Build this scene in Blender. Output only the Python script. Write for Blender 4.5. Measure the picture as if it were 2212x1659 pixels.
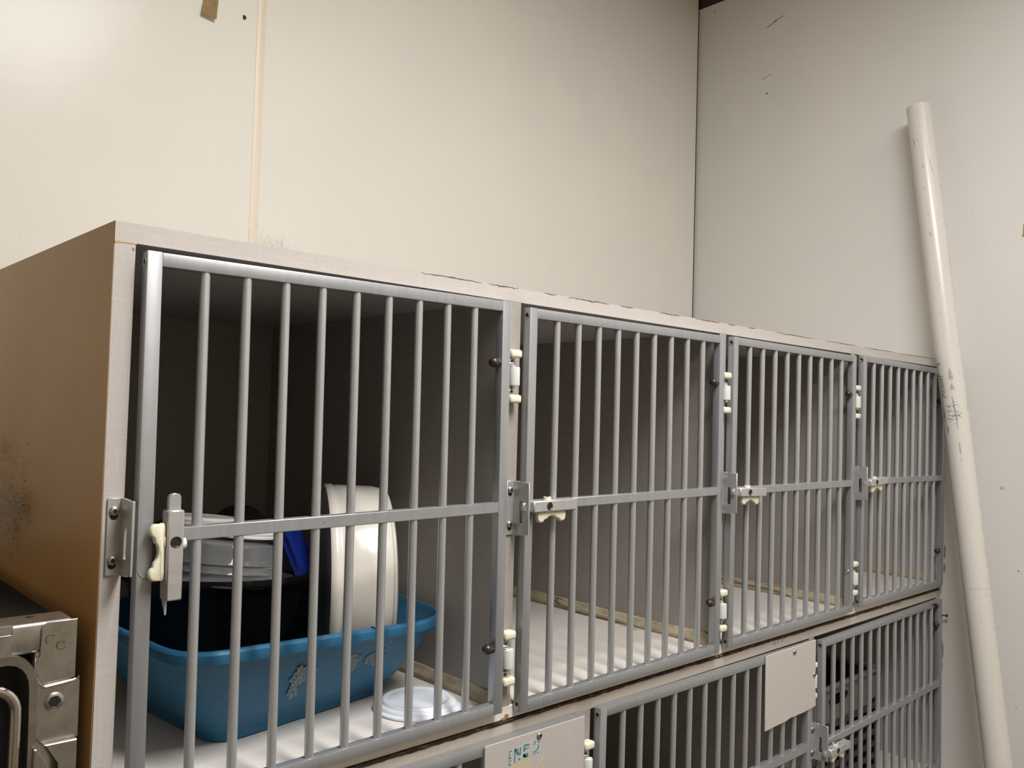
import bpy, bmesh, math, random
from mathutils import Vector, Matrix, Euler
random.seed(7)
PI = math.pi
sc = bpy.context.scene
col = sc.collection
for o in list(bpy.data.objects): bpy.data.objects.remove(o)

# ------------------------------------------------------------------ camera
def cam_axes(yaw, pitch, roll):
    cy, sy = math.cos(yaw), math.sin(yaw)
    f = Vector((sy, cy, 0)); r = Vector((cy, -sy, 0)); u = Vector((0, 0, 1))
    f2 = f*math.cos(pitch) + u*math.sin(pitch); u2 = u*math.cos(pitch) - f*math.sin(pitch)
    r3 = r*math.cos(roll) + u2*math.sin(roll); u3 = u2*math.cos(roll) - r*math.sin(roll)
    return r3, u3, f2
cd = bpy.data.cameras.new('camera'); cam = bpy.data.objects.new('camera', cd); col.objects.link(cam)
r_, u_, f_ = cam_axes(0.752349, 0.0363281, 0.0289089)
cam.matrix_world = Matrix(((r_.x, u_.x, -f_.x, -0.357539), (r_.y, u_.y, -f_.y, -0.996155), (r_.z, u_.z, -f_.z, 0.579585), (0, 0, 0, 1)))
cd.sensor_fit = 'HORIZONTAL'; cd.sensor_width = 36.0; cd.lens = 36.0*1839.834/2212
cd.clip_start = 0.02
sc.camera = cam
# ------------------------------------------------------------------ exposure / world / lights
vs = sc.view_settings
vs.view_transform = 'Standard'; vs.look = 'None'; vs.gamma = 1.0; vs.use_curve_mapping = False
vs.exposure = 0.0
W = bpy.data.worlds.new('world'); sc.world = W; W.use_nodes = True
W.node_tree.nodes['Background'].inputs[0].default_value = (0.5, 0.48, 0.45, 1)
W.node_tree.nodes['Background'].inputs[1].default_value = 0.05
def area(name, loc, sx, sy, power, colr, rot=(0, 0, 0), spread=180):
    l = bpy.data.lights.new(name, 'AREA'); l.shape = 'RECTANGLE'; l.size = sx; l.size_y = sy
    l.energy = power; l.color = colr; l.spread = math.radians(spread)
    o = bpy.data.objects.new(name, l); o.location = loc; o.rotation_euler = rot; col.objects.link(o); return o
WARM = (1.0, 0.98, 0.95)
area('ceiling_lamp_and_fill', (0.52, -1.25, 2.19), 0.6, 1.2, 84, WARM)
area('ceiling_lamp_and_fill', (1.70, -1.25, 2.19), 0.6, 1.2, 8, WARM)  # weak fill added to lift the right side, no fixture behind it

# ------------------------------------------------------------------ mesh helpers
class MB:
    def __init__(s): s.bm = bmesh.new(); s.mi = 0
    def _new(s, vs_): return [s.bm.verts.new(v) for v in vs_]
    def face(s, vl, smooth=False):
        try:
            f = s.bm.faces.new(vl); f.material_index = s.mi; f.smooth = smooth; return f
        except ValueError: return None
    def box(s, x0, x1, y0, y1, z0, z1, bev=0.0, seg=1, M=None):
        v = s._new([(x, y, z) for x in (x0, x1) for y in (y0, y1) for z in (z0, z1)])
        fs = [s.face([v[i] for i in q]) for q in ((0,1,3,2),(4,6,7,5),(0,4,5,1),(2,3,7,6),(0,2,6,4),(1,5,7,3))]
        allv = v
        if bev > 0:
            es = list({e for f in fs for e in f.edges})
            r = bmesh.ops.bevel(s.bm, geom=es, offset=bev, segments=seg, affect='EDGES', profile=0.5)
            allv = list({vv for f in r['faces'] for vv in f.verts})
            for f in r['faces']: f.material_index = s.mi
        if M is not None: bmesh.ops.transform(s.bm, matrix=M, verts=allv)
        return s
    def loft(s, loops, caps=(True, True), smooth=True, closed=True):
        L = [s._new(l) for l in loops]; n = len(loops[0])
        for a, b in zip(L, L[1:]):
            for i in range(n if closed else n-1):
                j = (i+1) % n
                s.face([a[i], a[j], b[j], b[i]], smooth)
        if caps[0] and closed: s.face(list(reversed(L[0])))
        if caps[1] and closed: s.face(L[-1])
        return s
    def cyl(s, p0, p1, r0, r1=None, n=16, caps=True, smooth=True):
        r1 = r0 if r1 is None else r1
        p0, p1 = Vector(p0), Vector(p1); d = (p1-p0).normalized()
        a = d.orthogonal().normalized(); b = d.cross(a)
        lp = lambda p, r: [p + (a*math.cos(2*PI*i/n) + b*math.sin(2*PI*i/n))*r for i in range(n)]
        return s.loft([lp(p0, r0), lp(p1, r1)], (caps, caps), smooth)
    def tube(s, pts, r, n=10, caps=True):
        pts = [Vector(p) for p in pts]; loops = []; prev = None
        for i, p in enumerate(pts):
            d = (pts[min(i+1, len(pts)-1)] - pts[max(i-1, 0)]).normalized()
            a = (prev - d*prev.dot(d)).normalized() if prev else d.orthogonal().normalized()
            prev = a; b = d.cross(a); rr = r[i] if isinstance(r, (list, tuple)) else r
            loops.append([p + (a*math.cos(2*PI*k/n) + b*math.sin(2*PI*k/n))*rr for k in range(n)])
        return s.loft(loops, (caps, caps))
    def lathe(s, prof, M, n=32, smooth=True):
        # prof: (radius, height) list, axis = local z of M
        loops = [[M @ Vector((r*math.cos(2*PI*i/n), r*math.sin(2*PI*i/n), h)) for i in range(n)] for r, h in prof]
        return s.loft(loops, (True, True), smooth)
    def prism(s, poly, f, a, b, bev=0.0):
        # poly of 2D points, f(p, t) -> 3D
        A = s._new([f(p, a) for p in poly]); B = s._new([f(p, b) for p in poly]); n = len(poly)
        fs = [s.face(list(reversed(A))), s.face(B)]
        for i in range(n): fs.append(s.face([A[i], A[(i+1) % n], B[(i+1) % n], B[i]]))
        if bev:
            es = list(fs[0].edges) + list(fs[1].edges)
            bmesh.ops.bevel(s.bm, geom=es, offset=bev, segments=1, affect='EDGES')
        return s
    def build(s, name, mat, parent=None, sharp=40):
        bmesh.ops.recalc_face_normals(s.bm, faces=s.bm.faces)
        me = bpy.data.meshes.new(name); s.bm.to_mesh(me); s.bm.free()
        for m in (mat if isinstance(mat, (list, tuple)) else [mat]): me.materials.append(m)
        if sharp: me.set_sharp_from_angle(angle=math.radians(sharp))
        return link(name, me, parent)
def link(name, me, parent=None):
    o = bpy.data.objects.new(name, me); col.objects.link(o)
    if parent: o.parent = parent
    return o
def xform(mb, M): bmesh.ops.transform(mb.bm, matrix=M, verts=mb.bm.verts); return mb
def tag(o, label, cat=None, group=None, kind=None):
    if label: o['label'] = label
    if cat: o['category'] = cat
    if group: o['group'] = group
    if kind: o['kind'] = kind
    return o
def empty(name, loc, label, cat, group=None, rot=(0, 0, 0)):
    o = bpy.data.objects.new(name, None); o.empty_display_size = 0.05; col.objects.link(o)
    o.location = loc; o.rotation_euler = rot
    return tag(o, label, cat, group)
def T(loc, z=(0, 0, 1), roll=0):
    q = Vector(z).normalized().to_track_quat('Z', 'Y')
    return Matrix.Translation(loc) @ q.to_matrix().to_4x4() @ Matrix.Rotation(roll, 4, 'Z')
XZ = lambda p, t: (p[0], t, p[1])
YZ = lambda p, t: (t, p[0], p[1])
XY = lambda p, t: (p[0], p[1], t)

# ------------------------------------------------------------------ materials
def mat(name, c, rough=0.5, metal=0.0, spec=0.5, trans=0.0, ior=1.45, coat=0.0):
    m = bpy.data.materials.new(name); m.use_nodes = True
    b = m.node_tree.nodes['Principled BSDF']
    b.inputs['Base Color'].default_value = (*c, 1); b.inputs['Roughness'].default_value = rough
    b.inputs['Metallic'].default_value = metal; b.inputs['Specular IOR Level'].default_value = spec
    b.inputs['Transmission Weight'].default_value = trans; b.inputs['IOR'].default_value = ior
    b.inputs['Coat Weight'].default_value = coat
    return m
class NT:
    def __init__(s, m): s.t = m.node_tree; s.b = s.t.nodes['Principled BSDF']; s.tc = s.t.nodes.new('ShaderNodeTexCoord')
    def n(s, typ, **kw):
        nd = s.t.nodes.new(typ)
        for k, v in kw.items():
            if k.startswith('i_'): nd.inputs[k[2:].replace('_', ' ')].default_value = v
            else: setattr(nd, k, v)
        return nd
    def l(s, a, b): s.t.links.new(a, b)
    def mapping(s, scale, src='Object'):
        mp = s.n('ShaderNodeMapping'); mp.inputs['Scale'].default_value = scale; s.l(s.tc.outputs[src], mp.inputs['Vector']); return mp.outputs[0]
    def noise(s, scale, detail=2, rough=0.5, vec=None, dist=0):
        nz = s.n('ShaderNodeTexNoise'); nz.inputs['Scale'].default_value = scale; nz.inputs['Detail'].default_value = detail
        nz.inputs['Roughness'].default_value = rough; nz.inputs['Distortion'].default_value = dist
        s.l(vec if vec is not None else s.tc.outputs['Object'], nz.inputs['Vector']); return nz.outputs['Fac']
    def ramp(s, fac, stops):
        r = s.n('ShaderNodeValToRGB'); e = r.color_ramp.elements
        while len(e) < len(stops): e.new(0.5)
        for el, (p, c) in zip(e, stops): el.position = p; el.color = (*c, 1) if len(c) == 3 else c
        s.l(fac, r.inputs[0]); return r.outputs[0]
    def mix(s, fac, a, b, mode='MIX'):
        m = s.n('ShaderNodeMix', data_type='RGBA', blend_type=mode)
        for sock, v in ((m.inputs[0], fac), (m.inputs[6], a), (m.inputs[7], b)):
            if hasattr(v, 'is_linked') or hasattr(v, 'links'): s.l(v, sock)
            elif isinstance(v, (int, float)): sock.default_value = v
            else: sock.default_value = (*v, 1)
        return m.outputs[2]
    def color(s, v): s.l(v, s.b.inputs['Base Color'])
    def bump(s, h, strength=0.2, dist=0.001):
        bp = s.n('ShaderNodeBump'); bp.inputs['Strength'].default_value = strength; bp.inputs['Distance'].default_value = dist
        s.l(h, bp.inputs['Height']); s.l(bp.outputs[0], s.b.inputs['Normal'])
B3, W3 = (0, 0, 0), (1, 1, 1)

def wall_mat(name, c, rough):
    m = mat(name, c, rough, spec=0.13); t = NT(m)
    big = t.ramp(t.noise(1.6, 3, 0.6), [(0.35, (0.95, 0.955, 0.96)), (0.65, (1, 1, 1))])
    spk = t.ramp(t.noise(85, 2, 0.5), [(0.755, B3), (0.775, W3)])
    gate = t.ramp(t.noise(7, 2, 0.5), [(0.5, B3), (0.62, W3)])
    sp = t.mix(1.0, t.mix(1.0, spk, gate, 'MULTIPLY'), (0.55,)*3, 'MULTIPLY')
    a = t.mix(1.0, c, big, 'MULTIPLY')
    t.color(t.mix(sp, a, (0.30, 0.25, 0.18)))
    t.bump(t.noise(9, 3, 0.55), 0.12, 0.004)
    return m
M_wall = wall_mat('cream_wall_panel', (0.80, 0.772, 0.705), 0.21)
M_wallR = wall_mat('cream_side_wall', (0.755, 0.735, 0.70), 0.34)
M_strip = mat('joint_strip_plastic', (0.78, 0.70, 0.58), 0.4)
t = NT(M_strip); t.color(t.mix(t.ramp(t.noise(1, 2, 0.5, t.mapping((120, 1, 1.5))), [(0.45, B3), (0.75, W3)]), (0.80, 0.71, 0.60), (0.70, 0.60, 0.46)))
M_maroon = mat('maroon_trim', (0.045, 0.018, 0.024), 0.6)
M_darkgap = mat('dark_corner_gap', (0.055, 0.035, 0.02), 0.8)
M_ceil = mat('ceiling_tile', (0.78, 0.76, 0.72), 0.8)
M_floor = mat('vinyl_floor', (0.24, 0.21, 0.17), 0.5)
t = NT(M_floor); t.color(t.ramp(t.noise(14, 4, 0.6), [(0.3, (0.09, 0.075, 0.06)), (0.7, (0.13, 0.11, 0.09))]))
M_roomwall = mat('painted_room_wall', (0.42, 0.36, 0.27), 0.6)

def linen(name, base, dark, light, rough=0.42, stain=0.0):
    m = mat(name, base, rough, spec=0.4); t = NT(m)
    h = t.noise(1, 2, 0.6, t.mapping((22, 22, 1100))); v = t.noise(1, 2, 0.6, t.mapping((1100, 1100, 22)))
    s = t.n('ShaderNodeMath', operation='MAXIMUM'); t.l(h, s.inputs[0]); t.l(v, s.inputs[1])
    c = t.ramp(s.outputs[0], [(0.45, dark), (0.62, base), (0.80, light)])
    if stain:
        f = t.ramp(t.noise(11, 5, 0.7), [(0.60, B3), (0.72, W3)])
        g = t.mix(1.0, f, (stain,)*3, 'MULTIPLY'); c = t.mix(g, c, (0.42, 0.30, 0.17))
    t.color(c); t.bump(s.outputs[0], 0.25, 0.0004)
    return m
M_linen = linen('linen_laminate', (0.515, 0.475, 0.45), (0.478, 0.438, 0.415), (0.575, 0.535, 0.51))
M_linen_shade = linen('linen_laminate_inside_shade', (0.37, 0.34, 0.312), (0.335, 0.305, 0.28), (0.42, 0.39, 0.355), 0.5)  # same laminate, darkened to paint in the shade inside the cages
M_cagefloor = linen('laminate_lit_cage_floor', (0.76, 0.715, 0.67), (0.73, 0.685, 0.64), (0.80, 0.755, 0.71), 0.4)  # laminate again, lightened to paint in the light on the cage floors
M_seamed = linen('stained_laminate_edge', (0.50, 0.455, 0.40), (0.465, 0.42, 0.365), (0.545, 0.50, 0.445), 0.5, 0.35)
M_tan = mat('tan_hardboard', (0.36, 0.25, 0.125), 0.40, spec=0.35)
t = NT(M_tan); t.color(t.ramp(t.noise(6, 4, 0.6), [(0.3, (0.62, 0.345, 0.125)), (0.7, (0.70, 0.405, 0.16))])); t.bump(t.noise(40, 3, 0.6), 0.08, 0.001)
M_grime = mat('brown_seam_grime', (0.09, 0.05, 0.025), 0.85)
t = NT(M_grime); t.color(t.ramp(t.noise(140, 5, 0.75, t.mapping((0.5, 1, 1))), [(0.42, (0.025, 0.014, 0.008)), (0.58, (0.085, 0.047, 0.022)), (0.72, (0.30, 0.20, 0.11))])); t.bump(t.noise(220, 4, 0.7), 0.8, 0.002)
M_caulk = mat('yellowed_caulk', (0.55, 0.47, 0.33), 0.5)
t = NT(M_caulk); t.color(t.ramp(t.noise(45, 4, 0.6, t.mapping((1, 0.4, 1))), [(0.35, (0.40, 0.33, 0.22)), (0.6, (0.58, 0.50, 0.36)), (0.75, (0.66, 0.58, 0.44))])); t.bump(t.noise(90, 3, 0.6), 0.5, 0.002)

def alu(name, c, rough, wear=True):
    m = mat(name, c, rough, metal=0.65); t = NT(m)
    streak = t.ramp(t.noise(1, 3, 0.6, t.mapping((120, 120, 5))), [(0.3, (0.88, 0.88, 0.88)), (0.7, (1, 1, 1))])
    a = t.mix(1.0, c, streak, 'MULTIPLY')
    if wear:
        sp = t.ramp(t.noise(230, 3, 0.6), [(0.67, B3), (0.71, W3)])
        g = t.ramp(t.noise(9, 2, 0.5), [(0.50, B3), (0.66, W3)])
        a = t.mix(t.mix(1.0, sp, g, 'MULTIPLY'), a, (0.10, 0.085, 0.07))
    t.color(a)
    rr = t.n('ShaderNodeMapRange'); rr.inputs[3].default_value = rough-0.06; rr.inputs[4].default_value = rough+0.10
    t.l(t.noise(30, 3, 0.6), rr.inputs[0]); t.l(rr.outputs[0], t.b.inputs['Roughness'])
    return m
M_alu = alu('satin_aluminium', (0.435, 0.445, 0.47), 0.42)
M_bar = alu('aluminium_bar', (0.56, 0.575, 0.60), 0.36)
M_alu_hw = alu('cast_aluminium', (0.58, 0.57, 0.565), 0.45, False)
M_chrome = mat('chrome', (0.80, 0.80, 0.82), 0.12, 1.0)
M_tongue = mat('polished_tongue', (0.60, 0.61, 0.65), 0.28, 0.7)
M_bronze = mat('bronzed_nut', (0.085, 0.065, 0.060), 0.32, 0.65)
M_darkhole = mat('dark_socket', (0.012, 0.010, 0.009), 0.6)
M_screw = mat('zinc_screw', (0.42, 0.40, 0.37), 0.4, 0.85)
M_ivory = mat('ivory_nylon', (0.80, 0.76, 0.60), 0.33, spec=0.5)
M_ivory.node_tree.nodes['Principled BSDF'].inputs['Subsurface Weight'].default_value = 0.15
M_ivory.node_tree.nodes['Principled BSDF'].inputs['Subsurface Radius'].default_value = (0.006, 0.005, 0.003)
M_barrel = mat('pale_green_nylon', (0.66, 0.70, 0.66), 0.42)
M_steel = mat('brushed_stainless', (0.50, 0.475, 0.445), 0.30, 0.95)
t = NT(M_steel); t.color(t.ramp(t.noise(60, 4, 0.65), [(0.3, (0.40, 0.375, 0.345)), (0.7, (0.56, 0.535, 0.50))]))
t.bump(t.noise(1, 3, 0.6, t.mapping((20, 20, 400))), 0.12, 0.0005)
M_rust = mat('rust_ring', (0.10, 0.065, 0.035), 0.7, 0.3)
M_opening_shade = mat('opening_shade', (0.012, 0.012, 0.012), 0.6)
M_blue = mat('blue_plastic', (0.030, 0.155, 0.275), 0.48, spec=0.30)
t = NT(M_blue)
sc_m = t.ramp(t.noise(26, 5, 0.72), [(0.60, B3), (0.68, W3)])
fib = t.ramp(t.noise(1, 3, 0.7, t.mapping((500, 500, 160))), [(0.42, B3), (0.55, W3)])
t.color(t.mix(t.mix(1.0, t.mix(1.0, sc_m, fib, 'MULTIPLY'), (0.35,)*3, 'MULTIPLY'), t.ramp(t.noise(5, 3, 0.6), [(0.3, (0.020, 0.115, 0.225)), (0.7, (0.028, 0.14, 0.255))]), (0.30, 0.31, 0.28)))
M_fuzz = mat('label_residue', (0.40, 0.38, 0.33), 0.9)
t = NT(M_fuzz); t.color(t.ramp(t.noise(260, 4, 0.7), [(0.42, (0.05, 0.14, 0.22)), (0.54, (0.22, 0.245, 0.24)), (0.70, (0.42, 0.40, 0.35))])); t.bump(t.noise(200, 4, 0.7), 0.8, 0.002)
M_navy = mat('royal_blue_plastic', (0.006, 0.022, 0.24), 0.3)
M_blackgloss = mat('glossy_black_plastic', (0.004, 0.004, 0.0045), 0.14, spec=0.25)
t = NT(M_blackgloss); t.bump(t.noise(1, 2, 0.5, t.mapping((55, 55, 3))), 0.10, 0.004)
M_blackmatte = mat('matte_black_plastic', (0.010, 0.010, 0.011), 0.45)
M_drum = mat('off_white_enamel', (0.80, 0.76, 0.69), 0.20, spec=0.5, coat=0.3)
t = NT(M_drum); t.bump(t.noise(18, 3, 0.6), 0.10, 0.004)
M_drum_in = mat('brown_inner_rim', (0.35, 0.24, 0.16), 0.5)
M_white = mat('white_plastic', (0.80, 0.80, 0.80), 0.35)
M_lidwhite = mat('cool_white_plastic', (0.76, 0.79, 0.86), 0.32)
M_paper = mat('white_plate', (0.78, 0.76, 0.72), 0.6)
M_grey = mat('charcoal_plastic', (0.045, 0.045, 0.048), 0.4)
M_clear = mat('clear_plastic', (0.90, 0.91, 0.92), 0.05, trans=0.90, ior=1.3)
M_pvc = mat('white_pvc', (0.76, 0.715, 0.65), 0.26, spec=0.5)
t = NT(M_pvc)
dirt = t.ramp(t.noise(1, 4, 0.65, t.mapping((45, 45, 9))), [(0.58, B3), (0.80, W3)])
spk = t.ramp(t.noise(150, 2, 0.5, t.mapping((1, 1, 0.6))), [(0.70, B3), (0.74, W3)])
gt = t.ramp(t.noise(8, 2, 0.5), [(0.52, B3), (0.62, W3)])
a = t.mix(t.mix(1.0, dirt, (0.4,)*3, 'MULTIPLY'), (0.70, 0.665, 0.615), (0.52, 0.46, 0.385))
t.color(t.mix(t.mix(1.0, t.mix(1.0, spk, gt, 'MULTIPLY'), (0.6,)*3, 'MULTIPLY'), a, (0.22, 0.19, 0.16)))
M_ink = mat('black_scuff_ink', (0.26, 0.24, 0.21), 0.7)
M_ink2 = mat('pale_scuff', (0.42, 0.385, 0.345), 0.7)
M_tape = mat('old_masking_tape', (0.58, 0.40, 0.17), 0.5)
t = NT(M_tape); t.color(t.ramp(t.noise(60, 4, 0.6), [(0.3, (0.66, 0.47, 0.22)), (0.6, (0.74, 0.55, 0.28)), (0.8, (0.82, 0.70, 0.47))]))
M_residue = mat('yellow_tape_residue', (0.55, 0.48, 0.34), 0.5)
M_printblue = mat('faded_blue_print', (0.06, 0.19, 0.28), 0.7)
M_printpale = mat('torn_label_paper', (0.47, 0.47, 0.445), 0.8)
M_hair = mat('pale_hair', (0.92, 0.86, 0.76), 0.5)
M_crate = mat('grey_crate_plastic', (0.20, 0.185, 0.17), 0.5)
M_crate2 = mat('dark_crate_plastic', (0.05, 0.047, 0.047), 0.5)

# ------------------------------------------------------------------ room
XR, YB, ZF, ZC = 2.414, 0.94, -0.95, 2.20
def struct(name, mb, m, parent=None, **k):
    o = mb.build(name, m, parent, **k); o['kind'] = 'structure'; return o
wb = struct('wall_back', MB().box(-2.2, XR+0.1, YB+0.004, YB+0.1, ZF, 2.6), M_darkgap)
p = MB().box(-2.2, 0.5705, YB, YB+0.006, ZF, 2.6, 0.0006).build('wall_panel', M_wall, wb)
p = MB().box(0.5895, XR-0.0110, YB, YB+0.006, ZF, 2.6, 0.0006).build('wall_panel', M_wall, wb)
s = MB()
s.loft([[(0.5675+w*0.024, YB-0.0022*math.sin(PI*min(max(w, 0.12), 0.88))*(1 if w not in (0, 1) else 0), z) for w in (0, 0.04, 0.2, 0.4, 0.5, 0.56, 0.62, 0.8, 0.96, 1)] + [(0.5675+0.024, YB+0.003, z), (0.5675, YB+0.003, z)] for z in (ZF, 0.6, 1.2, 2.0, 2.6)], smooth=True)
struct('trim_1', s, M_strip)['label'] = 'cream joint strip between the back wall panels'
wr = struct('wall_right', MB().box(XR, XR+0.1, -2.6, YB+0.004, ZF, 2.2), M_wallR)
struct('trim_2', MB().box(XR-0.004, XR+0.1, -2.6, YB, 2.2008, 2.6, 0.002), M_maroon)['label'] = 'dark maroon strip above the right wall panel'
struct('wall_left', MB().box(-2.3, -2.2, -2.6, YB, ZF, 2.6), M_roomwall)
struct('wall_front', MB().box(-2.3, XR+0.1, -2.7, -2.6, ZF, 2.6), M_roomwall)
struct('floor', MB().box(-2.3, XR+0.1, -2.7, YB+0.1, ZF-0.1, ZF), M_floor)
struct('ceiling', MB().box(-2.3, XR+0.1, -2.7, YB+0.1, 2.6, 2.7), M_ceil)

# ------------------------------------------------------------------ cage units
YF, YBK = 0.018, 0.84            # front edges of the panels, back
upper = empty('cage_unit', (0, 0, 0.085), 'upper row of four barred cages in off-white linen laminate, blue tray in the left one', 'cage')
lower = empty('cage_unit', (0, 0, -0.95), 'lower row of wider barred cages under the brown grimy seam', 'cage')
def sub(name, mb, m, parent, label=None, kind=None, **k):
    o = mb.build(name, m, parent, **k)
    # parts are modelled in world coordinates: bring them into the parent's frame
    if parent is not None:
        o.matrix_parent_inverse = Matrix.Identity(4)
        o.data.transform(Matrix.Translation(-Vector(parent.location)))
    if label: o['label'] = label
    if kind: o['kind'] = kind
    return o
XL0, XL1 = -0.0335, -0.0095
DIV_U = [(0.585, 0.608), (1.192, 1.215), (1.800, 1.823)]
DIV_L = [(0.783, 0.806), (1.600, 1.623)]
XE0, XE1 = 2.389, 2.412
def edged(x0, x1, y0, y1, z0, z1, bev=0.0008):
    return MB().box(x0, x1, y0, y1, z0, z1, bev)
def wavy_top(x0, x1, z0, z1):
    # top panel: its laminated front edge is lightly chipped along the top
    mb = MB(); n = 120; rnd = random.Random(3); loops = []
    for i in range(n+1):
        x = x0+(x1-x0)*i/n
        c = 0.0
        if i > 28: c = max(0, rnd.gauss(0.0002, 0.0009)) * (1 if rnd.random() < 0.6 else 0)
        loops.append([(x, YF, z0), (x, YF, z1-c), (x, YF+0.0015+c, z1), (x, YBK, z1), (x, YBK, z0)])
    return mb.loft(loops, smooth=False)
sub('top_panel', wavy_top(XL0+0.0004, XE1, 0.765, 0.788), M_linen, upper, sharp=20)
rnd = random.Random(8); M_gapline = mat('dark_laminate_gap', (0.16, 0.125, 0.095), 0.8)
for (x0, x1) in ((0.40, 0.52), (0.535, 0.60), (0.66, 0.69), (0.72, 0.83), (0.86, 0.90), (0.98, 1.05), (1.10, 1.19), (1.22, 1.25), (1.30, 1.33), (1.42, 1.60), (1.66, 1.83), (1.88, 2.07), (2.10, 2.36)):
    k = 14; mb = MB(); mb.tube([(x0+(x1-x0)*i/k, YF-0.0002, 0.7878-abs(rnd.gauss(0, 0.0007))) for i in range(k+1)], [0.0002+0.0006*math.sin(PI*i/k)*rnd.uniform(0.4, 1.2) for i in range(k+1)], 5)
    sub('lifted_edge', mb, M_gapline, upper, 'dark lifted laminate along the top edge')
sub('floor_panel', edged(XL1, XE0, YF, YBK, 0.0885, 0.109), M_cagefloor, upper)
sub('end_panel', edged(XL0+0.0004, XL1, YF, YBK, 0.0885, 0.7648), M_linen, upper)
sub('side_board', MB().box(XL0, XL0+0.0004, YF+0.0012, YBK, 0.0885, 0.7879), M_tan, upper, 'tan brown outer face of the left end panel')
sub('end_panel', edged(XE0, XE1, YF, YBK, 0.0885, 0.7648), M_linen, upper)
for a, b in DIV_U: sub('divider', edged(a, b, YF, YBK-0.008, 0.109, 0.765), M_linen_shade, upper)
sub('back_panel', MB().box(XL1, XE0, YBK-0.008, YBK, 0.109, 0.765), M_linen_shade, upper)
ZB0 = -0.47
sub('top_panel', edged(XL0, XE1, YF, YBK, 0.061, 0.0835), M_seamed, lower)
sub('floor_panel', edged(XL1, XE0, YF, YBK, ZB0, ZB0+0.023), M_cagefloor, lower)
sub('end_panel', edged(XL0+0.0004, XL1, YF, YBK, ZB0, 0.061), M_linen, lower)
sub('side_board', MB().box(XL0, XL0+0.0004, YF+0.0012, YBK, ZB0, 0.061), M_tan, lower, 'tan brown outer face of the left end panel')
sub('end_panel', edged(XE0, XE1, YF, YBK, ZB0, 0.061), M_linen, lower)
for a, b in DIV_L: sub('divider', edged(a, b, YF, YBK-0.008, ZB0+0.023, 0.061), M_linen_shade, lower)
sub('back_panel', MB().box(XL1, XE0, YBK-0.008, YBK, ZB0+0.023, 0.061), M_linen_shade, lower)
sub('plinth', edged(XL0, XE1, YF+0.05, YBK, -0.95, ZB0), M_linen, lower)
# grimy caulk line between the two units
mb = MB(); rnd = random.Random(11); loops = []; n = 300
zc0 = zc1 = 0
for i in range(n+1):
    x = XL0+0.004+(XE1-XL0-0.008)*i/n
    zc0 = 0.7*zc0+rnd.gauss(0, 0.0004); zc1 = 0.7*zc1+rnd.gauss(0, 0.0004); d = abs(rnd.gauss(0, 0.0003))
    loops.append([(x, YF+0.004, 0.0818+zc0), (x, YF-0.0010-d, 0.0820+zc0), (x, YF-0.0018-d, 0.0848), (x, YF-0.0010-d, 0.0874+zc1*0.8), (x, YF+0.004, 0.0876+zc1*0.8)])
sub('seam_filler', mb.loft(loops, smooth=True), M_grime, lower, 'ragged brown grime line along the joint', sharp=0)
# brown grime smears on the edge under the seam and at the foot of the dividers
def smear(pts, y, parent, m, name='grime_smear'):
    mb = MB()
    for (x, z, w, h, k) in pts:
        r2 = random.Random(int(x*1000)); nn = 11
        poly = [(x+w*0.5*math.cos(2*PI*i/nn)*(0.55+0.7*r2.random()), z+h*0.5*math.sin(2*PI*i/nn)*(0.5+0.8*r2.random())) for i in range(nn)]
        mb.prism(poly, XZ, y-0.0003, y)
    return sub(name, mb, m, parent, kind='stuff')
smear([(1.436, 0.0755, 0.012, 0.010, 1), (1.452, 0.0755, 0.010, 0.009, 1), (1.470, 0.076, 0.008, 0.010, 1), (1.38, 0.0745, 0.004, 0.004, 1), (1.36, 0.0735, 0.003, 0.002, 1),
       (2.085, 0.0775, 0.016, 0.006, 1), (2.11, 0.0765, 0.02, 0.012, 1), (2.13, 0.0785, 0.014, 0.007, 1), (2.31, 0.0775, 0.004, 0.006, 1), (0.66, 0.0795, 0.05, 0.003, 1), (1.09, 0.079, 0.06, 0.003, 1)], YF, lower, mat('dried_brown_smear', (0.37, 0.31, 0.235), 0.8))
smear([(0.596, 0.0905, 0.022, 0.005, 1), (0.604, 0.121, 0.004, 0.016, 1), (0.590, 0.116, 0.003, 0.012, 1), (0.60, 0.0935, 0.012, 0.006, 1), (1.20, 0.092, 0.02, 0.005, 1), (-0.012, 0.758, 0.004, 0.004, 1)], YF, upper, mat('brown_smear', (0.33, 0.21, 0.11), 0.8))
# raw chipped corner where top panel meets the end panel
sub('chipped_edge', MB().prism([(-0.0335, 0.7655), (-0.0325, 0.7668), (-0.024, 0.7653), (-0.009, 0.7652), (-0.0085, 0.7636), (-0.02, 0.764), (-0.0325, 0.7628)], XZ, YF-0.0004, YF+0.001), mat('raw_particle_board', (0.50, 0.37, 0.20), 0.8), upper)
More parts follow.
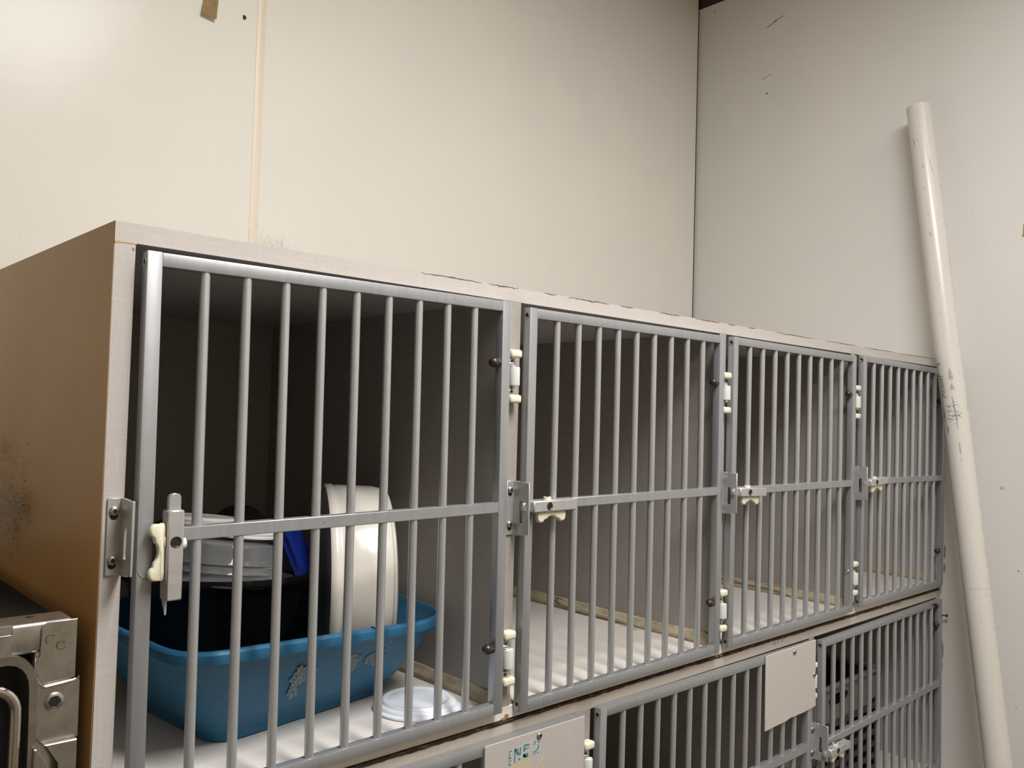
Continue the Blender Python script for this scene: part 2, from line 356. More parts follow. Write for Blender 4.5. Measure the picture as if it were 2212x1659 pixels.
# caulk beads on the cage floors
def bead(x0, y0, x1, y1, side, seed):
    mb = MB(); rn = random.Random(seed); loops = []; n = 40; dz = 0
    for i in range(n+1):
        f = i/n; x = x0+(x1-x0)*f; y = y0+(y1-y0)*f; dz = 0.75*dz+rn.gauss(0, 0.0009)
        h = 0.024+dz; w = 0.012+dz*0.5
        sx, sy = side
        loops.append([(x, y, 0.1088), (x-sx*w, y-sy*w, 0.1092), (x-sx*w*0.45, y-sy*w*0.45, 0.1088+h*0.36), (x-sx*0.0022, y-sy*0.0022, 0.1088+h*0.85), (x-sx*0.0004, y-sy*0.0004, 0.1088+h)])
    return mb.loft(loops, smooth=True)
cells_u = [(XL1, 0.585), (0.608, 1.192), (1.215, 1.800), (1.823, XE0)]
for i, (a, b) in enumerate(cells_u):
    sub('caulk_bead', bead(b, YF+0.004, b, YBK-0.008, (1, 0), i), M_caulk, upper, sharp=0)
    sub('caulk_bead', bead(a, YBK-0.008, b, YBK-0.008, (0, 1), i+9), M_caulk, upper, sharp=0)
    sub('caulk_bead', bead(a, YF+0.004, a, YBK-0.008, (-1, 0), i+19), M_caulk, upper, sharp=0)
# peeling string of caulk in the second and third cage
for pts in ([(1.186, 0.47, 0.130), (1.178, 0.44, 0.134), (1.176, 0.40, 0.128), (1.172, 0.36, 0.122), (1.176, 0.31, 0.119), (1.174, 0.26, 0.120), (1.168, 0.215, 0.118), (1.164, 0.195, 0.121)],
            [(1.793, 0.60, 0.134), (1.792, 0.5, 0.133), (1.790, 0.4, 0.134), (1.788, 0.3, 0.132), (1.784, 0.2, 0.134), (1.776, 0.16, 0.131)]):
    sub('peeling_caulk', MB().tube(pts, 0.0026, 6), M_caulk, upper, 'loose peeling string of caulk', sharp=0)

# ------------------------------------------------------------------ gates
SH = 0.016
cache = {}
def shared(key, make, m):
    if key not in cache:
        mb = make(); o = mb.build(key, m); me = o.data; bpy.data.objects.remove(o); cache[key] = me
    return cache[key]
def place(name, key, make, m, parent, M=None):
    o = link(name, shared(key, make, m), parent)
    if M is not None: o.matrix_local = M
    return o
def acorn():
    mb = MB(); Mx = T((0, 0, 0), (-1, 0, 0))
    mb.loft([[Mx @ Vector((0.0078*math.cos(k*PI/3), 0.0078*math.sin(k*PI/3), h)) for k in range(6)] for h in (0, 0.0055)], smooth=False)
    mb.lathe([(0.0072, 0.005), (0.0080, 0.007), (0.0083, 0.010), (0.0078, 0.013), (0.0062, 0.0158), (0.0035, 0.0175), (0.0008, 0.018)], Mx, 20)
    return mb
def screw_end():
    mb = MB(); Mx = T((0, 0, 0), (-1, 0, 0))
    mb.lathe([(0.0058, 0), (0.0058, 0.002), (0.0046, 0.003), (0.0046, 0.0045), (0.002, 0.0055), (0.0003, 0.004)], Mx, 16); return mb
def socket():
    mb = MB(); Mx = T((0, 0, 0), (-1, 0, 0))
    mb.lathe([(0.0060, -0.002), (0.0060, 0.0006), (0.0044, 0.0009), (0.0034, 0.0003), (0.0033, -0.0004)], Mx, 20)
    mb.mi = 1; mb.lathe([(0.0034, -0.001), (0.0034, 0.00025), (0.0005, 0.00025)], Mx, 6, False); return mb
def barrel():
    mb = MB()
    return mb.lathe([(0.0070, -0.0152), (0.0094, -0.0146), (0.0096, -0.013), (0.0096, 0.013), (0.0092, 0.0148), (0.0050, 0.0152)], Matrix.Identity(4), 24)
def hook():
    return MB().tube([(-0.014, 0.006, 0.019), (-0.010, 0.002, 0.0195), (-0.004, 0, 0.0195), (-0.001, 0, 0.018), (0, 0, 0.0155), (0, 0, -0.02)], 0.0038, 10)
def bracket():
    mb = MB(); mb.box(-0.011, 0.0015, 0.002, 0.0125, -0.043, 0.043, 0.0015, 2)
    for s_ in (1, -1):
        mb.box(-0.011, 0.0135, -0.0075, 0.0115, s_*0.0365-0.0068, s_*0.0365+0.0068, 0.004, 3)
    return mb
def button_screw():
    mb = MB(); M0 = T((0, 0, 0), (0, -1, 0))
    mb.lathe([(0.0058, 0), (0.0056, 0.0016), (0.0048, 0.0028), (0.0034, 0.0036), (0.0024, 0.0037)], M0, 18)
    mb.mi = 1; mb.lathe([(0.0026, 0.0036), (0.0026, 0.0039), (0.0003, 0.0039)], M0, 6, False); return mb
def latch_block():
    return MB().box(-0.036, 0.067, -0.0205, -0.0005, -0.0092, 0.0092, 0.0016, 1)
def latch_tongue():
    mb = MB()
    pr = [(-0.036, -0.0072), (-0.050, -0.0072), (-0.0535, -0.0055), (-0.055, -0.001), (-0.055, 0.001), (-0.0535, 0.0055), (-0.050, 0.0072), (-0.036, 0.0072)]
    return mb.prism(pr, lambda p, t: (p[0], t, p[1]), -0.0145, -0.0075, 0.001)
def latch_spur():
    return MB().prism([(0.066, -0.0165), (0.066, -0.005), (0.083, -0.0155)], lambda p, t: (p[0], p[1], t), -0.0088, -0.0066)
def pivot():
    mb = MB(); M0 = T((0, -0.0205, 0), (0, -1, 0))
    mb.lathe([(0.0064, -0.001), (0.0064, 0.0007), (0.0056, 0.0010), (0.0046, 0.0002), (0.0044, -0.0006)], M0, 22)
    mb.mi = 1; mb.lathe([(0.0045, -0.0009), (0.0045, 0.0001), (0.0004, 0.0001)], M0, 18, False); return mb
def lever():
    # two-lobed nylon thumb lever under the block: bar along x with a scalloped, drooping skirt
    mb = MB(); zc = -0.0130
    mb.tube([(-0.0215, -0.0108, zc), (-0.0212, -0.0108, zc), (-0.0190, -0.0108, zc), (-0.012, -0.0108, zc), (0.012, -0.0108, zc), (0.034, -0.0108, zc), (0.0415, -0.0108, zc), (0.0440, -0.0108, zc), (0.0444, -0.0108, zc)], [0.0008, 0.0026, 0.0042, 0.0046, 0.0042, 0.0046, 0.0042, 0.0026, 0.0008], 14)
    arc = lambda cx, cz, rx, rz, a0, a1, n: [(cx+rx*math.cos(math.radians(a0+(a1-a0)*i/n)), cz+rz*math.sin(math.radians(a0+(a1-a0)*i/n))) for i in range(n+1)]
    out = [(-0.0205, zc+0.0005)] + arc(-0.0130, zc-0.0072, 0.0080, 0.0070, 190, 340, 8) + arc(0.0115, zc-0.0105, 0.0115, 0.0062, 160, 20, 8) + arc(0.0360, zc-0.0072, 0.0082, 0.0072, 200, 350, 8) + [(0.0435, zc+0.0005)]
    P2 = [Vector(p) for p in out]; n2 = len(P2); nrm = []
    for i in range(n2):
        d = (P2[(i+1) % n2]-P2[i-1]); nrm.append(Vector((-d.y, d.x)).normalized())
    if sum(nrm[i].dot(P2[i]-Vector((0.0115, zc-0.004))) for i in range(n2)) < 0: nrm = [-v for v in nrm]
    mb.loft([[(P2[i].x-nrm[i].x*ins, y, P2[i].y-nrm[i].y*ins) for i in range(n2)] for y, ins in ((-0.0156, 0.0026), (-0.0152, 0.0013), (-0.0142, 0.0004), (-0.0128, 0), (-0.0090, 0), (-0.0076, 0.0004), (-0.0068, 0.0013), (-0.0064, 0.0026))])
    mb.box(-0.006, 0.006, -0.016, -0.005, -0.0115, -0.009, 0.001)
    return mb
def nub():
    mb = MB(); mb.cyl((0.004, -0.010, 0.008), (0.004, -0.010, 0.0145), 0.0068, 0.0064, 18)
    mb.mi = 1; mb.cyl((0.004, -0.010, 0.014), (0.004, -0.010, 0.01475), 0.0040, None, 12); return mb
def add_latch(g, px, pz, rot=0.0, dy=0.0, spur=False):
    M = Matrix.Translation((px, dy, pz)) @ Matrix.Rotation(rot, 4, 'Y')
    place('latch_bar', 'latch_bar', latch_block, M_alu_hw, g, M)
    place('latch_tongue', 'latch_tongue', latch_tongue, M_tongue, g, M)['label'] = 'chrome tongue'
    place('pivot_screw', 'pivot_screw', pivot, [M_bronze, M_darkhole], g, M)['label'] = 'recessed bronze screw'
    place('thumb_lever', 'thumb_lever', lever, M_ivory, g, M)['label'] = 'ivory nylon lever'
    place('lever_pin', 'lever_pin', nub, [M_ivory, M_darkhole], g, M)
    if spur: place('latch_spur', 'latch_spur', latch_spur, M_alu_hw, g, M)
def gate(parent, x, z, w, h, tilt, nb, mid_z, label, key, latch=None, hinges=True, screw_low=False, skip_nut=(), mid_h=0.0162):
    ST = 0.0178; RT = 0.0168
    mb = MB()
    mb.box(0, ST, 0, SH, 0, h, 0.0011, 2); mb.box(w-ST, w, 0, SH, 0, h, 0.0011, 2)
    mb.box(ST-0.0002, w-ST+0.0002, 0.0003, SH-0.0003, h-RT, h-0.0006, 0.0009, 2); mb.box(ST-0.0002, w-ST+0.0002, 0.0003, SH-0.0003, 0.0006, RT, 0.0009, 2)
    g = mb.build('gate', M_alu, parent)
    g.location = Vector((x, 0, z)) - Vector(parent.location); g.rotation_euler = (0, -tilt, 0); g['label'] = label
    mr = MB().box(ST-0.0002, w-ST+0.0002, 0.0004, SH-0.0004, mid_z-mid_h/2, mid_z+mid_h/2, 0.0009, 1).build('middle_rail', M_alu, g)
    pitch = (w-2*ST)/(nb+1)
    rr = random.Random(key)
    for i in range(nb):
        b = place('bar', 'bar_%d' % round(h*1000), lambda: MB().cyl((0, 0, RT-0.001), (0, 0, h-RT+0.001), 0.0061, None, 16), M_bar, g, Matrix.Translation((ST+pitch*(i+1), 0.0075, 0)) @ Matrix.Rotation(rr.random()*6.28, 4, 'Z'))
    for zz in (0.0125, h-0.0125):
        place('socket_bolt', 'socket_bolt', socket, [M_screw, M_darkhole], g, Matrix.Translation((0, 0.008, zz)))
    zu, zl = (h-0.099, 0.103) if nb < 11 else (h-0.075, 0.06)
    for k, zz in enumerate((zu, zl)):
        if k in skip_nut: continue
        if k == 1 and screw_low: place('screw_end', 'screw_end', screw_end, M_screw, g, Matrix.Translation((w-ST, 0.008, zz)))
        else: place('acorn_nut', 'acorn_nut', acorn, M_bronze, g, Matrix.Translation((w-ST, 0.008, zz)))['label'] = 'bronze domed nut'
        if hinges:
            hx, hz = w+0.0125, zz-0.0205
            place('hinge_barrel', 'hinge_barrel', barrel, M_barrel, g, Matrix.Translation((hx, 0.004, hz)))['label'] = 'pale green nylon barrel'
            place('hinge_pin', 'hinge_pin', hook, M_chrome, g, Matrix.Translation((hx, 0.004, hz)))['label'] = 'bent chrome pin'
            hb = place('hinge_bracket', 'hinge_bracket', bracket, M_ivory, g, Matrix.Translation((hx+0.0005, 0.0055, hz)))
            hb['label'] = 'ivory nylon bracket'
            place('hinge_screw', 'button_screw', button_screw, [M_screw, M_darkhole], g, Matrix.Translation((hx-0.005, 0.0075, hz+0.0245)))
            place('hinge_screw', 'button_screw', button_screw, [M_screw, M_darkhole], g, Matrix.Translation((hx-0.005, 0.0075, hz-0.0245)))
    if latch: add_latch(g, *latch)
    return g
def strike(parent, xf, zc, label=None):
    # L-shaped strike plate: flat leaf on the panel edge, flange with a slot standing forward
    o = Vector(parent.location); X0 = Vector((xf, 0, zc))
    mb = MB(); hz = 0.0436
    mb.box(-0.0175, 0.0, 0.0150, 0.0178, -hz, hz, 0.0006)
    y0, y1 = -0.021, 0.0165; s0, s1 = -0.0062, 0.0022; q0, q1 = -0.0235, 0.0125; th = 0.0032
    mb.box(-th, 0, y0, s0, -hz+0.003, hz-0.001, 0.0006); mb.box(-th, 0, s1, y1, -hz, hz, 0.0006)
    mb.box(-th, 0, s0-0.0004, s1+0.0004, q1, hz-0.0005); mb.box(-th, 0, s0-0.0004, s1+0.0004, -hz+0.001, q0)
    p = mb.build('strike_plate', M_alu_hw, parent); p.location = X0-o
    if label: p['label'] = label
    for zz in (0.029, -0.0265):
        place('plate_screw', 'button_screw', button_screw, [M_screw, M_darkhole], p, Matrix.Translation((-0.0105, 0.0152, zz)))
    for zz in (0.029, -0.0265):
        k = MB().lathe([(0.0045, 0), (0.0045, 0.0004), (0.0003, 0.0004)], T((-0.0105, 0.0151, zz-0.0055), (0, -1, 0)), 12, False).build('screw_slot', M_darkhole, p)
    return p
MZ = 0.3255
g1 = gate(upper, 0.0030, 0.1035, 0.5715, 0.653, 0.0085, 9, MZ-0.001, 'gate of the leftmost upper cage, latch bar turned upright', 1, (0.036, MZ-0.006, PI/2, 0.0, True))
g2 = gate(upper, 0.6135, 0.0998, 0.5715, 0.657, 0.003, 9, 0.3325, 'second gate from the left in the upper row', 2, (0.036, 0.3325))
g3 = gate(upper, 1.2165, 0.1040, 0.5745, 0.6560, -0.003, 9, 0.3275, 'third gate from the left in the upper row', 3, (0.036, 0.3265, 0.03, -0.003), screw_low=True)
g4 = gate(upper, 1.8300, 0.1085, 0.5600, 0.6550, -0.011, 9, 0.3235, 'rightmost upper gate beside the white pipe', 4, (0.036, 0.3235, -0.06, -0.003), hinges=False)
for xf in (-0.0108, 0.6025, 1.2075, 1.8195): strike(upper, xf, 0.4290)
HL = 0.505
l1 = gate(lower, 0.0000, 0.0690-HL, 0.7700, HL, -0.005, 13, 0.258, 'lower gate under the blue tray cage, linen card on its corner', 5, (0.036, 0.258))
l2 = gate(lower, 0.8100, 0.0645-HL, 0.7690, HL, -0.006, 13, 0.258, 'middle lower gate with the blank white card', 6, (0.036, 0.258), mid_h=0.018)
l3 = gate(lower, 1.6370, 0.0535-HL, 0.7550, HL, 0.009, 13, 0.253, 'rightmost lower gate, its latch hanging loose', 7, (0.036, 0.240, 0.02, -0.004), hinges=False, skip_nut=(1,), mid_h=0.017)
for xf in (0.7995, 1.6265): strike(lower, xf, -0.187)
strike(lower, -0.0108, -0.187)
# protruding screw tips at the right end of the lower gate
sub('screw_tip', MB().lathe([(0.0035, 0), (0.0035, 0.006), (0.0055, 0.006), (0.0055, 0.009), (0.003, 0.011), (0.0003, 0.0115)], T((2.3205, 0.0005, 0.0515), (0, -1, 0)), 14), M_darkhole, lower)
sub('screw_tip', MB().lathe([(0.002, 0), (0.002, 0.010), (0.0045, 0.010), (0.0045, 0.013), (0.003, 0.015), (0.0003, 0.0155)], T((2.3925, 0.0015, 0.0105), (0.3, -1, 0)), 14), M_darkhole, lower)
# small crescent scratch on the left stile of the first gate
pts = [(0.0012, -0.0001, 0.2885), (0.0022, -0.0001, 0.2850), (0.0045, -0.0001, 0.2815), (0.0080, -0.0001, 0.2785), (0.0125, -0.0001, 0.2768), (0.0168, -0.0001, 0.2762)]
MB().tube(pts, [0.0003, 0.0007, 0.0009, 0.0009, 0.0008, 0.0003], 6).build('scratch', mat('worn_scratch', (0.27, 0.27, 0.29), 0.6), g1)['label'] = 'crescent wear mark'

# ------------------------------------------------------------------ cards on the lower gates
def card(name, poly, screws, label, m):
    o = empty(name, (poly[0][0], -0.0005, poly[0][1]), label, 'card')
    sub('sheet', MB().prism(poly, XZ, -0.0042, -0.0008, 0.0004), m, o)
    for x, z in screws:
        b = link('screw', shared('button_screw', button_screw, [M_screw, M_darkhole]), o); b.location = Vector((x, -0.0042, z))-o.location
    return o
rc = lambda x, z, a0, a1, r: [(x+r*math.cos(a0+(a1-a0)*i/4), z+r*math.sin(a0+(a1-a0)*i/4)) for i in range(5)]
c1 = card('door_card', rc(0.7655, 0.0622, PI/2, 0, 0.001)+[(0.7665, -0.095), (0.5370, -0.095)]+rc(0.5410, 0.0618, PI, PI/2, 0.004), [(0.6545, 0.0565)], 'linen-textured cover card with faded blue letters screwed to a lower gate', M_linen)
c2 = card('door_card', [(1.5905, 0.0640), (1.5890, 0.0), (1.5915, -0.008), (1.5890, -0.016), (1.5925, -0.080), (1.5930, -0.0925), (1.5350, -0.0955), (1.4700, -0.0945), (1.4560, -0.0985), (1.4000, -0.0990), (1.3660, -0.1010), (1.3655, 0.0600), (1.3672, 0.0632)], [(1.4865, 0.0525), (1.5825, -0.0165)], 'blank white cover card screwed to the middle lower gate', mat('off_white_card', (0.58, 0.54, 0.50), 0.55))
def onc(parent, poly, name, m, y=-0.00425, th=0.00022, label=None):
    return sub(name, MB().prism(poly, XZ, y-th, y), m, parent, label)
onc(c1, [(0.5865, 0.0485), (0.615, 0.0490), (0.634, 0.0500), (0.6575, 0.0505), (0.659, 0.030), (0.633, 0.0285), (0.610, 0.0255), (0.587, 0.0220)], 'torn_label', M_printpale)
# remnants of the faded blue letters: E N E S
def letters():
    mb = MB(); y0, y1 = -0.0047, -0.00446
    def st(x0, z0, x1, z1, w):
        d = Vector((x1-x0, z1-z0)); nrm = Vector((-d.y, d.x)).normalized()*w/2
        mb.prism([(x0+nrm.x, z0+nrm.y), (x1+nrm.x, z1+nrm.y), (x1-nrm.x, z1-nrm.y), (x0-nrm.x, z0-nrm.y)], XZ, y0, y1)
    st(0.5885, 0.047, 0.5885, 0.024, 0.0012); st(0.5885, 0.0465, 0.5935, 0.046, 0.0014); st(0.589, 0.036, 0.5925, 0.0355, 0.0012); st(0.5885, 0.0255, 0.593, 0.025, 0.0014)
    st(0.6005, 0.0475, 0.6005, 0.0255, 0.0022); st(0.6005, 0.0475, 0.6085, 0.0370, 0.0046); st(0.6130, 0.0475, 0.6115, 0.036, 0.0022); st(0.6085, 0.030, 0.6115, 0.0285, 0.0030)
    st(0.6215, 0.0490, 0.6205, 0.0385, 0.0026); st(0.6215, 0.0482, 0.6315, 0.0475, 0.0024); st(0.621, 0.0420, 0.628, 0.0425, 0.0020); st(0.6190, 0.0320, 0.6300, 0.0315, 0.0060); st(0.6190, 0.0345, 0.6255, 0.0285, 0.0028)
    st(0.6455, 0.0500, 0.6435, 0.0440, 0.0022); st(0.6540, 0.0400, 0.6520, 0.0350, 0.0022); st(0.6520, 0.0350, 0.6435, 0.0315, 0.0020); st(0.6435, 0.0315, 0.6425, 0.0285, 0.0012)
    rn = random.Random(5)
    for _ in range(26):
        x, z = 0.588+0.068*rn.random(), 0.0245+0.024*rn.random(); a = 0.0004+0.0006*rn.random()
        mb.prism([(x-a, z-a), (x+a*1.3, z-a*0.6), (x+a, z+a), (x-a*0.7, z+a*1.4)], XZ, y0, y1)
    return mb
sub('faded_print', letters(), M_printblue, c1, 'remains of blue letters', kind='stuff')
onc(c1, [(0.5868, 0.0215), (0.612, 0.0250), (0.626, 0.0268), (0.634, 0.0262), (0.640, -0.03), (0.588, -0.03)], 'tape_residue', M_residue)
onc(c1, [(0.6465, 0.0030), (0.6690, 0.0220), (0.6725, 0.0130), (0.6690, 0.0110), (0.6480, 0.0005)], 'tape_residue', M_residue)

# ------------------------------------------------------------------ blue litter tray and what lies in it
def rquad(c, r, z, n=6, ins=0.0):
    # rounded quadrilateral from 4 corners (FL, FR, BR, BL); z may vary per corner
    pts = []; C = [Vector((x, y)) for x, y in c]
    zs = z if isinstance(z, (list, tuple)) else [z]*4
    cen = sum(C, Vector((0, 0)))/4
    for i in range(4):
        p, q0, q1 = C[i], C[i-1], C[(i+1) % 4]
        d0 = (q0-p).normalized(); d1 = (q1-p).normalized()
        p2 = p + (d0+d1)*ins
        a = p2+d0*r; b = p2+d1*r
        for k in range(n+1):
            f = k/n; w = a*(1-f)**2 + p2*2*f*(1-f) + b*f**2
            pts.append((w.x, w.y, zs[i]))
    return pts
FLR = 0.1092
rim = [(0.078, 0.041), (0.5470, 0.086), (0.5740, 0.480), (0.060, 0.440)]
base = [(0.166, 0.143), (0.500, 0.196), (0.510, 0.430), (0.140, 0.395)]
zr = [0.268, 0.252, 0.254, 0.266]
def lerpq(f, ins=0): return [(b[0]*(1-f)+r[0]*f, b[1]*(1-f)+r[1]*f) for b, r in zip(base, rim)]
def zq(f, dz=0): return [FLR+(z-FLR)*f+dz for z in zr]
mb = MB()
LT = [rquad(base, 0.045, FLR+0.0006, ins=0.004), rquad(base, 0.05, FLR+0.004), rquad(lerpq(0.10), 0.055, zq(0.215)), rquad(lerpq(0.115), 0.056, zq(0.230)), rquad(lerpq(0.255), 0.062, zq(0.243)), rquad(lerpq(0.275), 0.064, zq(0.258)), rquad(lerpq(0.60), 0.07, zq(0.56)), rquad(lerpq(0.885), 0.078, zq(0.862)),
      rquad(lerpq(0.895), 0.079, zq(0.866)), rquad(lerpq(0.985), 0.084, zq(0.872)), rquad(lerpq(1.012), 0.086, zq(0.895)), rquad(lerpq(1.02), 0.087, zq(0.93)), rquad(lerpq(1.015), 0.086, zq(0.972)), rquad(lerpq(0.995), 0.085, zq(0.992)), rquad(lerpq(0.965), 0.083, zq(0.998)), rquad(lerpq(0.925), 0.08, zq(0.995)), rquad(lerpq(0.90), 0.078, zq(0.972)), rquad(lerpq(0.885), 0.077, zq(0.92)),
      rquad(lerpq(0.84), 0.074, zq(0.86)), rquad(lerpq(0.56), 0.068, zq(0.56)), rquad(lerpq(0.22), 0.058, zq(0.25)), rquad(lerpq(0.08), 0.05, zq(0.12)), rquad(lerpq(0.0), 0.045, FLR+0.008, ins=0.004)]
mb.loft(LT, (True, True))
tray = mb.build('litter_tray', M_blue, sharp=24)
tag(tray, 'blue plastic litter tray with a rolled rim on the cage floor', 'tray')
# peeled label residue on its front wall (on the surface, follows the wall)
def onwall(u, f):
    # point on the outer front wall: u along front, f height fraction
    q = lerpq(0.275+(f-0.258)/0.604*0.61+0.012*math.sin(PI*min(1, max(0, (f-0.258)/0.604)))); z = zq(f); a, b = Vector((*q[0], z[0])), Vector((*q[1], z[1]))
    return a.lerp(b, u)
def residue(cu, cf, wu, hf, seed):
    mb = MB(); rn = random.Random(seed); nn = 34
    ring = []
    for i in range(nn):
        a = 2*PI*i/nn; k = 0.80+0.16*math.sin(2*a+seed)+0.14*math.sin(3*a+2*seed)+0.14*rn.uniform(-1, 1)
        ring.append((cu+wu*math.cos(a)*k, cf+hf*math.sin(a)*k))
    out = Vector((0.12, -0.85, -0.5)).normalized()
    c0 = onwall(cu, cf)+out*0.0032; vs_ = [mb.bm.verts.new(onwall(*p)+out*0.0022) for p in ring]; cc = mb.bm.verts.new(c0)
    for i in range(nn): mb.face([cc, vs_[i], vs_[(i+1) % nn]], True)
    o = mb.build('label_residue', M_fuzz, tray, sharp=0); o['label'] = 'greyish peeled label residue'
qa = lerpq(1.021); qb = lerpq(0.99)
def rimpt(u, f, fz):
    q = lerpq(f); z = zq(fz); return Vector((*q[0], z[0])).lerp(Vector((*q[1], z[1])), u)
seam = MB().tube([rimpt(0.635, 0.90, 0.990), rimpt(0.635, 0.965, 0.999), rimpt(0.637, 1.0, 0.991), rimpt(0.638, 1.018, 0.965), rimpt(0.639, 1.021, 0.93), rimpt(0.640, 1.010, 0.89)], 0.0011, 8)
seam.build('rim_seam', M_blue, tray)
residue(0.385, 0.60, 0.055, 0.17, 1); residue(0.355, 0.47, 0.030, 0.16, 5); residue(0.705, 0.62, 0.050, 0.15, 2); residue(0.60, 0.64, 0.035, 0.13, 3)

# black pail
PC = Vector((0.236, 0.312, 0.1190))
pail = empty('black_pail', PC, 'glossy black plastic pail standing in the blue tray', 'pail', rot=(math.radians(-1.5), math.radians(2.5), 0))
H = 0.203
mb = MB().lathe([(0.074, 0), (0.079, 0.002), (0.114, H*0.55), (0.1395, H-0.012), (0.146, H-0.011), (0.1475, H-0.006), (0.146, H), (0.142, H), (0.138, H-0.01), (0.112, H*0.55), (0.076, 0.006)], Matrix.Identity(4), 56)
mb.build('body', M_blackgloss, pail)
def stack_plates():
    for i, (dx, dy, tx) in enumerate([(0, 0, 0), (0.001, -0.002, 0.004), (0.004, -0.003, 0.01), (0.007, -0.004, 0.014)]):
        M = Matrix.Translation((0.240+dx, 0.292+dy, 0.2860+i*0.0042)) @ Euler((tx, 0.03+tx, 0)).to_matrix().to_4x4()
        o = MB().lathe([(0.001, 0), (0.072, 0), (0.080, 0.004), (0.1035, 0.011), (0.104, 0.0122), (0.0805, 0.0054), (0.072, 0.0014), (0.001, 0.0014)], M, 48).build('paper_plate', M_paper)
        tag(o, 'white plate stacked under the clear tub in the black pail', 'plate', 'white plates in the pail')
stack_plates()
# clear tub, upside down on the plates
Mt = Matrix.Translation((0.222, 0.262, 0.3115)) @ Euler((math.radians(-2), math.radians(7), 0)).to_matrix().to_4x4()
pr = [(r, h*0.82) for r, h in [(0.088, 0.0), (0.089, 0.003), (0.084, 0.005), (0.081, 0.010), (0.0805, 0.020), (0.0825, 0.0235), (0.0805, 0.027), (0.0795, 0.036), (0.0815, 0.0395), (0.079, 0.043), (0.076, 0.064), (0.072, 0.074), (0.060, 0.079), (0.002, 0.080)]]
inn = [(max(r-0.0014, 0.001), h-0.0014) for r, h in reversed(pr[2:])] + [(0.083, 0.0)]
tub = MB().lathe(pr + inn, Mt, 48).build('clear_tub', M_clear)
tag(tub, 'clear ribbed plastic tub upside down in the black pail', 'tub')
# ridged white lids on top of the tub
for i, (x, y, z, e, lab) in enumerate([(0.247, 0.268, 0.3815, (0.02, 0.12, 0), 'ridged white lid lying directly on the clear tub'), (0.208, 0.300, 0.3965, (0.0, 0.10, 0.2), 'creamy white lid topmost on the pile in the pail')]):
    M = Matrix.Translation((x, y, z)) @ Euler(e).to_matrix().to_4x4(); R0 = 0.066 if i == 0 else 0.058
    o = MB().lathe([(R0*0.96, 0), (R0, 0.0012), (R0, 0.004), (R0*0.965, 0.0048), (R0*0.98, 0.0062), (R0*0.98, 0.0085), (R0*0.94, 0.0095), (R0*0.92, 0.012), (R0*0.86, 0.0125), (R0*0.85, 0.0105), (0.001, 0.0105)], M, 40).build('tub_lid', M_white if i == 0 else M_paper)
    tag(o, lab, 'lid')
# charcoal round plate standing behind, royal blue leaning lid
Mg = T((0.3310, 0.3235, 0.2860), (-0.62, -0.75, 0.12))
o = MB().lathe([(0.001, 0), (0.056, 0), (0.062, 0.004), (0.069, 0.005), (0.0695, 0.0075), (0.062, 0.0065), (0.056, 0.0025), (0.001, 0.0025)], Mg, 44).build('round_tray', M_grey)
tag(o, 'charcoal round dish standing on edge at the right of the pail', 'dish')
bl = empty('blue_lid', (0.352, 0.200, 0.262), 'royal blue plastic lid leaning between the pail and the white drum', 'lid', rot=(0, 0, 0))
lr = Vector((0.729, -0.684, 0.03)).normalized(); lf = Vector((0.683, 0.730, 0.0)).normalized(); lu = Vector((0, 0, 1))
an = math.radians(24); lz = (lu*math.cos(an)-lr*math.sin(an)).normalized(); lx = lf.cross(lz).normalized(); ly = lz.cross(lx)
M = Matrix(((lx.x, ly.x, lz.x, 0.3615), (lx.y, ly.y, lz.y, 0.2150), (lx.z, ly.z, lz.z, 0.2540), (0, 0, 0, 1)))
mb = MB().box(-0.0085, 0.0085, 0.0, 0.075, 0.056, 0.150, 0.003, 2)
sub('panel', xform(mb, M), M_navy, bl)
for k, xx in enumerate((-0.006, 0.0035)):
    sub('ridge', xform(MB().box(xx-0.0016, xx+0.0016, -0.003, 0.002, 0.060, 0.147, 0.0012, 2), M), M_navy, bl)
# black bowls sticking up behind
for x, y, z, r, dr, lab in ((0.312, 0.395, 0.352, 0.066, (-0.3, -0.55, 0.8), 'black bowl lying tipped behind the clear tub, right one'), (0.190, 0.372, 0.345, 0.064, (0.5, -0.2, 0.75), 'black bowl lying tipped behind the clear tub, left one')):
    o = MB().lathe([(r*0.55, 0.045), (r*0.62, 0.043), (r*0.9, 0.008), (r, 0.004), (r, 0), (r*0.93, 0), (r*0.86, 0.008), (r*0.58, 0.039), (0.001, 0.039)][::-1], T((x, y, z), dr), 36).build('black_bowl', M_blackmatte)
    tag(o, lab, 'bowl', 'black bowls in the pail')
# off-white drum lying on its side
ax = Vector((0.905, -0.425, 0)).normalized(); DC = Vector((0.459, 0.266, 0.2885)); R0 = 0.1640
drum = empty('white_drum', DC-Vector((0, 0, R0)), 'glossy off-white round tub lying on its side in the blue tray', 'tub')
Ld = 0.105
Md = T(DC-ax*Ld*0.5, ax)
prof = [(R0*0.955, 0.004), (R0*0.985, 0.0), (R0, 0.003), (R0, 0.013), (R0*0.985, 0.016), (R0*0.985, 0.019), (R0*0.99, 0.0215), (R0*0.985, 0.05), (R0*0.975, Ld-0.022), (R0*0.955, Ld-0.008), (R0*0.962, Ld-0.0065), (R0*0.962, Ld-0.003), (R0*0.93, Ld), (R0*0.5, Ld), (0.001, Ld)]
sub('shell', MB().lathe(prof + [(0.001, Ld-0.004), (R0*0.9, Ld-0.004), (R0*0.945, 0.02)], Md, 72), M_drum, drum)
sub('inner_rim', MB().lathe([(R0*0.945, 0.005), (R0*0.95, 0.0015), (R0*0.957, 0.0045), (R0*0.955, 0.012), (R0*0.944, 0.012)], Md, 72), M_drum_in, drum, 'brownish inner rim')
